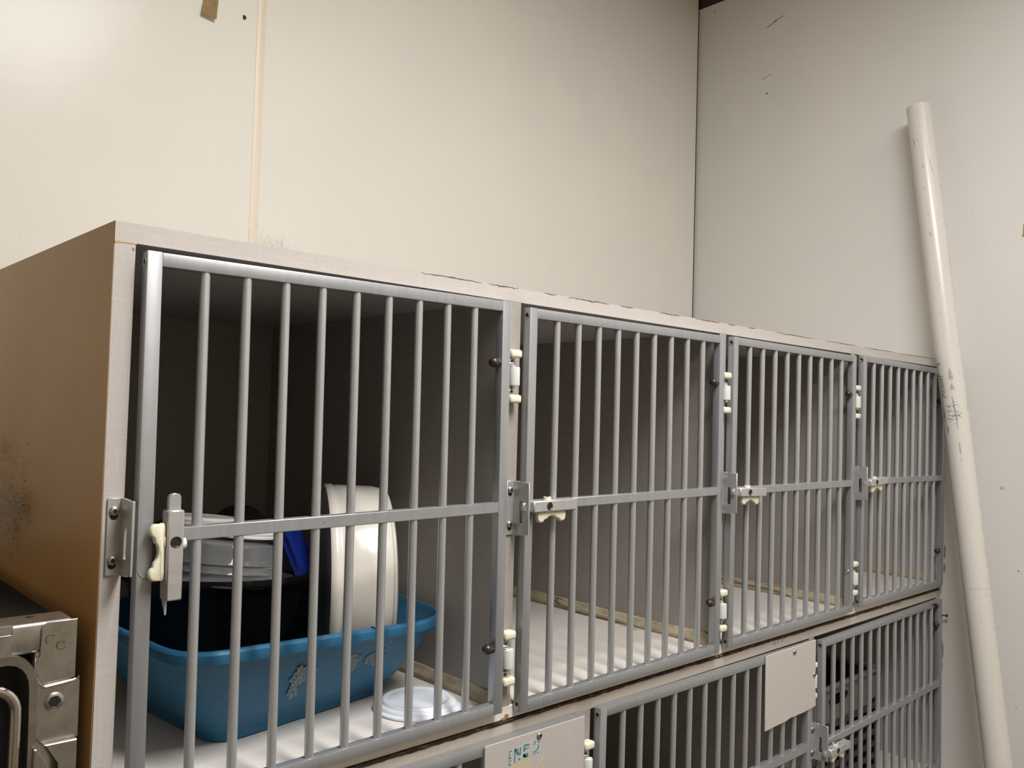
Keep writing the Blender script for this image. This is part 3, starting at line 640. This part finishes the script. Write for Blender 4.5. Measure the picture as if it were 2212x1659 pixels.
# white stepped lid on the cage floor
Mw = Matrix.Translation((0.4835, 0.1035, FLR+0.0003))
R1 = 0.0695
o = MB().lathe([(R1*0.98, 0), (R1, 0.001), (R1, 0.0035), (R1*0.97, 0.005), (R1*0.925, 0.0062), (R1*0.91, 0.0095), (R1*0.885, 0.0108), (R1*0.82, 0.0112), (R1*0.80, 0.0145), (R1*0.775, 0.0158), (R1*0.70, 0.0152), (R1*0.68, 0.0140), (0.001, 0.0138)], Mw, 64).build('stepped_saucer', M_lidwhite)
tag(o, 'cool white stepped round saucer upside down on the cage floor before the tray', 'saucer')

# ------------------------------------------------------------------ crates in the lower right cage
cr = empty('storage_crate', (1.76, 0.15, -0.447), 'dim grey crate with an oval hand hole in the lower right cage', 'crate')
def crate_parts():
    X0, X1, Y0, Y1 = 1.78, 2.168, 0.10, 0.46; zb, zt, zm = -0.4465, -0.124, -0.224
    def plate(poly_out, hole, y0, y1):
        # front plate with an oval hole: ring loft between hole loop and outline sampled at equal count
        mb = MB(); n = 40; cx = sum(p[0] for p in hole)/len(hole); cz = sum(p[1] for p in hole)/len(hole)
        xa, xb, za, zb_ = poly_out
        outl, inl = [], []
        for i in range(n):
            a = 2*PI*i/n; dx, dz = math.cos(a), math.sin(a)
            tx = ((xb-cx) if dx > 0 else (xa-cx))/dx if abs(dx) > 1e-6 else 1e9
            tz = ((zb_-cz) if dz > 0 else (za-cz))/dz if abs(dz) > 1e-6 else 1e9
            k = min(tx, tz); outl.append((cx+dx*k, cz+dz*k)); inl.append((cx+0.058*dx, cz+0.0165*max(-1, min(1, dz*1.25))))
        loops = [[(x, y0, z) for x, z in outl], [(x, y0, z) for x, z in inl], [(x, y1, z) for x, z in inl], [(x, y1, z) for x, z in outl]]
        mb.loft(loops + [loops[0]], (False, False), smooth=False); return mb
    hole = [(1.93, -0.170)]
    sub('front_band', plate((X0, X1, zm, zt-0.012), hole, Y0, Y0+0.005), M_crate, cr, 'grey band with an oval hand hole')
    rim_ = MB()
    rim_.box(X0-0.008, X1+0.008, Y0-0.009, Y0+0.004, zt-0.013, zt, 0.003); rim_.box(X0-0.008, X1+0.008, Y1-0.004, Y1+0.008, zt-0.013, zt, 0.003)
    rim_.box(X0-0.008, X0+0.004, Y0, Y1, zt-0.013, zt, 0.003); rim_.box(X1-0.004, X1+0.008, Y0, Y1, zt-0.013, zt, 0.003)
    sub('rim', rim_, M_crate, cr)
    b = MB(); b.box(X0, X0+0.005, Y0, Y1, zb, zt-0.012); b.box(X1-0.005, X1, Y0, Y1, zb, zt-0.012); b.box(X0, X1, Y1-0.005, Y1, zb, zt-0.012); b.box(X0, X1, Y0, Y1, zb, zb+0.005)
    sub('walls', b, M_crate2, cr)
    for z0 in (zm-0.018, -0.285, -0.318, -0.352, -0.386, -0.42, zb):
        sub('slat', MB().box(X0, X1, Y0-0.003, Y0+0.003, z0, z0+0.016, 0.001), M_crate2, cr)
    for x0 in (X0, 1.868, 1.966, 2.062, X1-0.012):
        sub('upright', MB().box(x0, x0+0.012, Y0-0.002, Y0+0.004, zb, zm, 0.001), M_crate2, cr)
crate_parts()

# ------------------------------------------------------------------ stainless steel cage door at the left
YD = -0.030
st = empty('steel_cage', (-0.38, -0.01, ZF), 'stainless steel cage front corner with a polished rod, standing left of the laminate cages', 'cage')
sub('body', MB().box(-0.72, -0.058, 0.016, 0.74, ZF, 0.336, 0.004), mat('shade_body', (0.012, 0.010, 0.008), 0.8, 0.0, spec=0.1), st, 'added near-black block shading the gap behind the cage front')  # assumed cage body, added and blackened to darken the gap beside it
XA, XB = -0.72, -0.0700
mb = MB()
mb.box(XA, XB-0.001, YD, 0.013, 0.3226, 0.3545, 0.0045, 3)           # top rail
mb.box(XA, XA+0.036, YD+0.002, 0.013, ZF, 0.330, 0.003, 2); mb.box(-0.1070, XB, YD+0.002, 0.013, ZF, 0.330, 0.003, 2)
mb.box(XA, XB, YD+0.002, 0.013, ZF, ZF+0.034, 0.003, 2)
sub('frame', mb, M_steel, st)
sub('corner_plate', MB().prism([(-0.1022, 0.3190), (-0.1022, 0.3470), (-0.1006, 0.3512), (-0.0968, 0.3535), (-0.0685, 0.3535), (-0.0685, 0.2930), (-0.0980, 0.2925), (-0.1035, 0.2990), (-0.1070, 0.3110), (-0.1070, 0.3190)], XZ, YD-0.0022, YD-0.0002, 0.0005), M_steel, st)
strap = MB().prism([(-0.1060, 0.2975), (-0.1040, 0.2945), (-0.1000, 0.2898), (-0.0968, 0.2888), (-0.0668, 0.2908), (-0.0655, 0.2940), (-0.0648, 0.2900), (-0.0640, 0.2316), (-0.0995, 0.2316), (-0.1055, 0.24)], XZ, YD-0.0052, YD-0.0006, 0.0007)
sub('latch_housing', strap, M_steel, st)
sub('lip', MB().tube([(-0.1040, YD-0.0045, 0.2945), (-0.1000, YD-0.0052, 0.2895), (-0.0968, YD-0.0054, 0.2886), (-0.0670, YD-0.0054, 0.2908), (-0.0655, YD-0.0050, 0.2944)], 0.0009, 8), M_steel, st)
for x, z, full in ((-0.0937, 0.3362, 3.4), (-0.0833, 0.3284, 5.2)):
    pts = [(x+0.0043*math.cos(a), YD-0.0024, z+0.0043*math.sin(a)) for a in [0.6+full*i/18 for i in range(19)]]
    sub('weld_ring', MB().tube(pts, 0.00055, 6), M_rust, st, 'rusty ring of a weld spot')
o_in = [(-0.72, 0.3262), (-0.131, 0.3256), (-0.1225, 0.3235), (-0.1150, 0.3185), (-0.1095, 0.3110), (-0.1062, 0.3010), (-0.1050, 0.2880), (-0.1040, 0.2316), (-0.1040, -0.90)]
i_in = [(-0.72, 0.3172), (-0.132, 0.3165), (-0.1250, 0.3145), (-0.1195, 0.3105), (-0.1155, 0.3050), (-0.1128, 0.2970), (-0.1118, 0.2870), (-0.1108, 0.2316), (-0.1105, -0.90)]
mb = MB(); mb.loft([[(p[0], YD-0.007, p[1]), (q[0], YD-0.0055, q[1]), (q[0], YD+0.030, q[1]), (p[0], YD+0.030, p[1])] for p, q in zip(o_in, i_in)])
sub('inner_flange', mb, M_steel, st)
sub('overlap_sheet', MB().prism([(-0.72, 0.3250), (-0.1290, 0.3250), (-0.1305, 0.3290), (-0.1305, 0.3470), (-0.72, 0.3470)], XZ, YD-0.0065, YD-0.0008, 0.0008), M_steel, st)
sub('overlap_lip', MB().box(-0.72, -0.1292, YD-0.0065, YD+0.006, 0.3460, 0.3565, 0.0012), M_steel, st)
mb = MB(); Mb = T((-0.0885, YD-0.0052, 0.2725), (0, -1, 0))
mb.lathe([(0.0094, 0), (0.0094, 0.0006), (0.0086, 0.0014), (0.0060, 0.0020), (0.0056, 0.0010)], Mb, 28)
mb.mi = 1; mb.lathe([(0.0060, 0.0002), (0.0058, 0.0013), (0.0004, 0.0013)], Mb, 6, False)
sub('hex_bolt', mb, [M_steel, M_darkhole], st, 'bolt with a dark hexagonal socket')
sub('latch_plate', MB().prism([(-0.0975, 0.2322), (-0.0668, 0.2318), (-0.0655, 0.05), (-0.0830, 0.05), (-0.0830, 0.2112)], XZ, YD-0.0125, YD-0.0045, 0.0008), M_steel, st)
sub('latch_plate', MB().prism([(-0.1072, 0.2306), (-0.1050, 0.2306), (-0.0942, 0.2125), (-0.0942, 0.05), (-0.1085, 0.05)], XZ, YD-0.0150, YD-0.006, 0.0008), M_steel, st)
pts = [(-0.58, YD-0.004, 0.2945)] + [(-0.1485, YD-0.004, 0.2945)] + [(-0.1485+0.0255*math.sin(a), YD-0.004, 0.269+0.0255*math.cos(a)) for a in [0.2*i for i in range(1, 8)]] + [(-0.1230, YD-0.004, 0.262), (-0.1230, YD-0.004, 0.1), (-0.1230, YD-0.004, -0.60)]
sub('rod', MB().tube(pts, 0.0060, 14), mat('polished_rod', (0.62, 0.58, 0.55), 0.10, 1.0), st, 'polished bent rod')
sub('opening_shade_sheet', MB().box(XA+0.01, -0.105, 0.0, 0.006, ZF+0.03, 0.3235), M_opening_shade, st, 'added near-black sheet standing in for the dark opening behind the rod')  # shade of the opening painted as a black sheet
sub('rail_hole', MB().cyl((-0.1065, -0.002, 0.3542), (-0.1065, -0.002, 0.35475), 0.0042, None, 16), M_darkhole, st)

# ------------------------------------------------------------------ leaning PVC pipe
PT = Vector((2.3448, 0.0707, 1.5758)); PB = Vector((2.2213, -0.2846, -0.9450)); PR = 0.0352
pipe = empty('plastic_pipe', PB, 'long scuffed white plastic pipe leaning in the corner by the right wall', 'pipe')
axp = (PT-PB).normalized(); LP = (PT-PB).length
q = axp.to_track_quat('Z', 'Y'); pipe.rotation_euler = q.to_euler()
prof = [(PR, 0), (PR, LP*0.3), (PR, LP*0.7), (PR, LP), (PR-0.003, LP), (PR-0.003, LP-0.3), (PR-0.003, 0.0), (PR, 0.0)]
Lc = [[Vector((r*math.cos(2*PI*i/48), r*math.sin(2*PI*i/48), h)) for i in range(48)] for r, h in prof]
mb = MB(); mb.loft(Lc, (False, False)); mb.build('wall', M_pvc, pipe, sharp=50)
iq = q.inverted()
def pipe_coords(P):
    l = iq @ (Vector(P)-PB); return math.atan2(l.y, l.x), l.z
vdir = iq @ (Vector(cam.location)-Vector((2.3, -0.06, 0.6))); A0 = math.atan2(vdir.y, vdir.x)      # side facing the room
def pm(a, h, r=PR+0.00025): return Vector((r*math.cos(A0+a), r*math.sin(A0+a), h))
def mark(mb, a0, h0, a1, h1, w):
    d = Vector(((a1-a0)*PR, h1-h0)); n = Vector((-d.y, d.x)).normalized()*w/2; k = 4
    top = []; bot = []
    for i in range(k+1):
        f = i/k; a = a0+(a1-a0)*f; h = h0+(h1-h0)*f; ww = math.sin(PI*(0.15+0.7*f))
        top.append(mb.bm.verts.new(pm(a+n.x*ww/PR, h+n.y*ww))); bot.append(mb.bm.verts.new(pm(a-n.x*ww/PR, h-n.y*ww)))
    for i in range(k): mb.face([top[i], top[i+1], bot[i+1], bot[i]])
def hz(z): return (z-PB.z)/axp.z
rn = random.Random(21); mb = MB()
# printed bars and smears, left row then middle row
for k, z in enumerate((0.768, 0.7325, 0.7285, 0.722, 0.717, 0.711, 0.7055, 0.700, 0.693, 0.688, 0.681, 0.6755, 0.669)):
    aL = -1.12+0.012*k
    for _ in range(3): mark(mb, aL+rn.uniform(-0.12, 0.1), hz(z+rn.uniform(-0.002, 0.002)), aL+rn.uniform(0.18, 0.5), hz(z+rn.uniform(-0.003, 0.002)), rn.uniform(0.0010, 0.0024))
for k, z in enumerate((0.748, 0.743, 0.738, 0.733, 0.727, 0.7225, 0.717, 0.703, 0.698, 0.6935, 0.689)):
    wv = (0.06, 0.12, 0.16, 0.20, 0.19, 0.20, 0.22, 0.06, 0.12, 0.18, 0.24)[k]; c = -0.06+0.004*k
    for _ in range(2): mark(mb, c-wv*rn.uniform(0.6, 1.0), hz(z+rn.uniform(-0.001, 0.001)), c+wv*rn.uniform(0.6, 1.0), hz(z), rn.uniform(0.0014, 0.0030))
mark(mb, -0.12, hz(0.668), 0.02, hz(0.608), 0.0026); mark(mb, -0.03, hz(0.64), 0.03, hz(0.572), 0.0022)
for _ in range(46):
    a = rn.uniform(-0.62, 0.42); z = 0.618+rn.gauss(0, 0.017)
    mark(mb, a, hz(z), a+rn.uniform(0.03, 0.16), hz(z+rn.uniform(-0.006, 0.006)), rn.uniform(0.0010, 0.0024))
for z in (0.640, 0.626, 0.6135, 0.603): mark(mb, -0.72, hz(z+0.004), -0.2, hz(z-0.002), 0.0016)
mark(mb, -0.25, hz(0.6150), 0.3, hz(0.6105), 0.0030)
for z0, z1, a0, a1 in ((0.678, 0.640, -1.02, -0.92), (0.655, 0.610, -0.95, -0.86), (0.628, 0.590, -0.98, -0.84), (0.598, 0.560, -0.90, -0.72), (0.585, 0.560, -0.68, -0.76), (0.64, 0.60, -1.05, -1.0)): mark(mb, a0, hz(z0), a1, hz(z1), 0.0024)
mark(mb, 0.02, hz(0.536), 0.0, hz(0.5), 0.0022); mark(mb, 0.01, hz(0.488), 0.02, hz(0.482), 0.002)
mb.build('scuff_mark', M_ink, pipe, sharp=0)['kind'] = 'stuff'
rn = random.Random(33); mb = MB()
mark(mb, 0.35, hz(1.395), 0.52, hz(1.34), 0.0016); mark(mb, -0.5, hz(1.46), -0.35, hz(1.455), 0.003); mark(mb, -0.75, hz(1.47), -0.7, hz(1.44), 0.003); mark(mb, -0.2, hz(1.38), -0.22, hz(1.365), 0.003)
mark(mb, -0.35, hz(1.30), -0.25, hz(1.305), 0.0025); mark(mb, -0.3, hz(1.165), -0.24, hz(1.15), 0.003)
for i in range(22):
    a = -0.55+1.5*i/22; mark(mb, a, hz(0.128+rn.gauss(0, 0.0008)), a+rn.uniform(0.02, 0.07), hz(0.128+rn.gauss(0, 0.001)), rn.uniform(0.0008, 0.0022))
for _ in range(90):
    z = rn.uniform(-0.4, 1.5); a = 1.22+rn.gauss(0, 0.08)
    mark(mb, a, hz(z), a+rn.uniform(0, 0.03), hz(z-rn.uniform(0.003, 0.012)), rn.uniform(0.0005, 0.0011))
for _ in range(60):
    z = rn.uniform(-0.4, 1.3); a = rn.uniform(-1, 1.1)
    mark(mb, a, hz(z), a+rn.uniform(-0.04, 0.05), hz(z-rn.uniform(0.002, 0.007)), rn.uniform(0.0006, 0.0014))
mb.build('scuff_mark', M_ink2, pipe, sharp=0)['kind'] = 'stuff'

# ------------------------------------------------------------------ wall bits
wsn = empty('wall_screw', (0.534, YB, 1.519), 'small dark socket screw with a washer high on the back wall', 'screw')
Ms = T((0.534, YB, 1.519), (0, -1, 0))
sub('washer', MB().lathe([(0.0062, 0), (0.0060, 0.0012), (0.0046, 0.0016), (0.0044, 0.0006)], Ms, 24), M_screw, wsn)
sub('socket', MB().lathe([(0.0046, 0), (0.0044, 0.0024), (0.0032, 0.0030), (0.0022, 0.0030), (0.0020, 0.0016), (0.0003, 0.0016)], Ms, 20), M_darkhole, wsn)
def tape(name, pts, wv, m, label):
    # curled strip: pts are centre points from stuck end to free end
    mb = MB(); loops = []
    for p in pts: loops.append([Vector(p)-Vector(wv)/2, Vector(p)+Vector(wv)/2])
    A = [mb.bm.verts.new(v) for l in loops for v in l]
    for i in range(len(pts)-1): mb.face([A[2*i], A[2*i+1], A[2*i+3], A[2*i+2]], True)
    bmesh.ops.solidify(mb.bm, geom=mb.bm.faces[:], thickness=0.0006)
    o = mb.build(name, m, sharp=0); return tag(o, label, 'tape')
tape('masking_tape', [(0.455, YB-0.0008, 1.575), (0.452, YB-0.0012, 1.540), (0.449, YB-0.0035, 1.515), (0.446, YB-0.009, 1.496), (0.4440, YB-0.012, 1.487)], (0.0345, -0.001, -0.004), M_tape, 'curled brown masking tape strip stuck high on the back wall')
tape('masking_tape', [(XR-0.0008, -0.222, 1.180), (XR-0.001, -0.222, 1.166), (XR-0.002, -0.222, 1.154), (XR-0.004, -0.221, 1.145)], (0.0, 0.036, 0.002), M_tape, 'yellowed scrap of masking tape on the right wall at the frame edge')
ch = MB().prism([(-0.1610, 0.4090), (-0.1500, 0.4145), (-0.1505, 0.4025)], YZ, XR-0.0016, XR+0.002).build('wall_dent', mat('bare_wall_chip', (0.55, 0.51, 0.46), 0.7), wr)
mb = MB()
for (y0, z0, y1, z1, w) in ((0.645, 2.035, 0.605, 2.047, 0.003), (0.618, 2.047, 0.58, 2.058, 0.003), (0.66, 1.845, 0.62, 1.856, 0.0015), (0.6405, 1.79, 0.6385, 1.783, 0.006), (0.875, 2.168, 0.867, 2.175, 0.003), (-0.20, 0.17, -0.196, 0.173, 0.003), (-0.24, 0.02, -0.235, 0.023, 0.003)):
    d = Vector((y1-y0, z1-z0)); n = Vector((-d.y, d.x)).normalized()*w/2
    mb.prism([(y0+n.x, z0+n.y), (y1+n.x, z1+n.y), (y1-n.x, z1-n.y), (y0-n.x, z0-n.y)], YZ, XR-0.0006, XR+0.001)
mb.build('scuff', M_ink, wr)['kind'] = 'stuff'
mb = MB()
for (y, z, w, h) in ((0.004, 0.200, 0.008, 0.05), (0.005, 0.150, 0.006, 0.03), (0.008, -0.095, 0.008, 0.07), (0.009, -0.150, 0.004, 0.03), (0.012, 0.34, 0.005, 0.2)):
    r2 = random.Random(int(z*1000)); mb.prism([(y+w*0.5*math.cos(2*PI*i/11)*(0.5+0.7*r2.random()), z+h*0.5*math.sin(2*PI*i/11)*(0.6+0.6*r2.random())) for i in range(11)], YZ, XR-0.0005, XR+0.001)
mb.build('grime_smear', mat('wall_grime', (0.30, 0.27, 0.23), 0.8), wr)['kind'] = 'stuff'
def tuft(name, centre, n, length, spread, m, label, dirs, r=0.00022, seed=1, parent=None):
    rn = random.Random(seed); mb = MB()
    for _ in range(n):
        p = Vector(centre)+Vector([rn.gauss(0, s_) for s_ in spread]); d = Vector(dirs)+Vector([rn.gauss(0, 0.8) for _ in range(3)]); d.normalize()
        curl = Vector([rn.gauss(0, 1) for _ in range(3)]).normalized(); L = length*rn.uniform(0.4, 1.1); pts = []
        for k in range(7):
            f = k/6; pts.append(p+d*L*f+curl*L*0.35*math.sin(f*rn.uniform(2, 3.5)))
        mb.tube(pts, r, 3, False)
    o = mb.build(name, m, parent, sharp=0); return o
M_hair2 = mat('dusty_hair', (0.50, 0.42, 0.31), 0.7)
def clamp(o, f):
    for v in o.data.vertices: v.co = f(v.co)
    return o
h1 = tuft('hair_tuft', (0.166, 0.032, 0.7895), 70, 0.020, (0.018, 0.004, 0.0004), M_hair2, '', (0.2, 0, 0.8), 0.00009, 2)
clamp(h1, lambda c: Vector((c.x, max(c.y, 0.021), max(c.z, 0.7884))))
tag(h1, 'wispy tan hair tuft on the top edge of the upper cages', 'hair', kind='stuff')
h2 = tuft('hair_tuft', (-0.045, 0.42, 0.445), 150, 0.055, (0.004, 0.050, 0.024), M_hair, '', (-0.1, -0.5, -0.25), 0.00024, 4)
for p_, n_, d_, sd in (((-0.042, 0.36, 0.437), 80, (-0.0, -1.0, -0.15), 5), ((-0.042, 0.40, 0.395), 60, (0, -0.5, 0.7), 6), ((-0.042, 0.47, 0.51), 25, (0, 0.2, -0.9), 7)):
    h3 = tuft('hair_tuft', p_, n_, 0.050, (0.004, 0.022, 0.008), M_hair, '', d_, 0.00024, sd)
    clamp(h3, lambda c: Vector((min(c.x, -0.0345), c.y, c.z)))
    bm_ = bmesh.new(); bm_.from_mesh(h2.data); bm_.from_mesh(h3.data); bm_.to_mesh(h2.data); bm_.free(); bpy.data.objects.remove(h3)
clamp(h2, lambda c: Vector((min(c.x, -0.0345), c.y, c.z)))
tag(h2, 'pale fluffy hair clump clinging to the brown side of the cages', 'hair', kind='stuff')
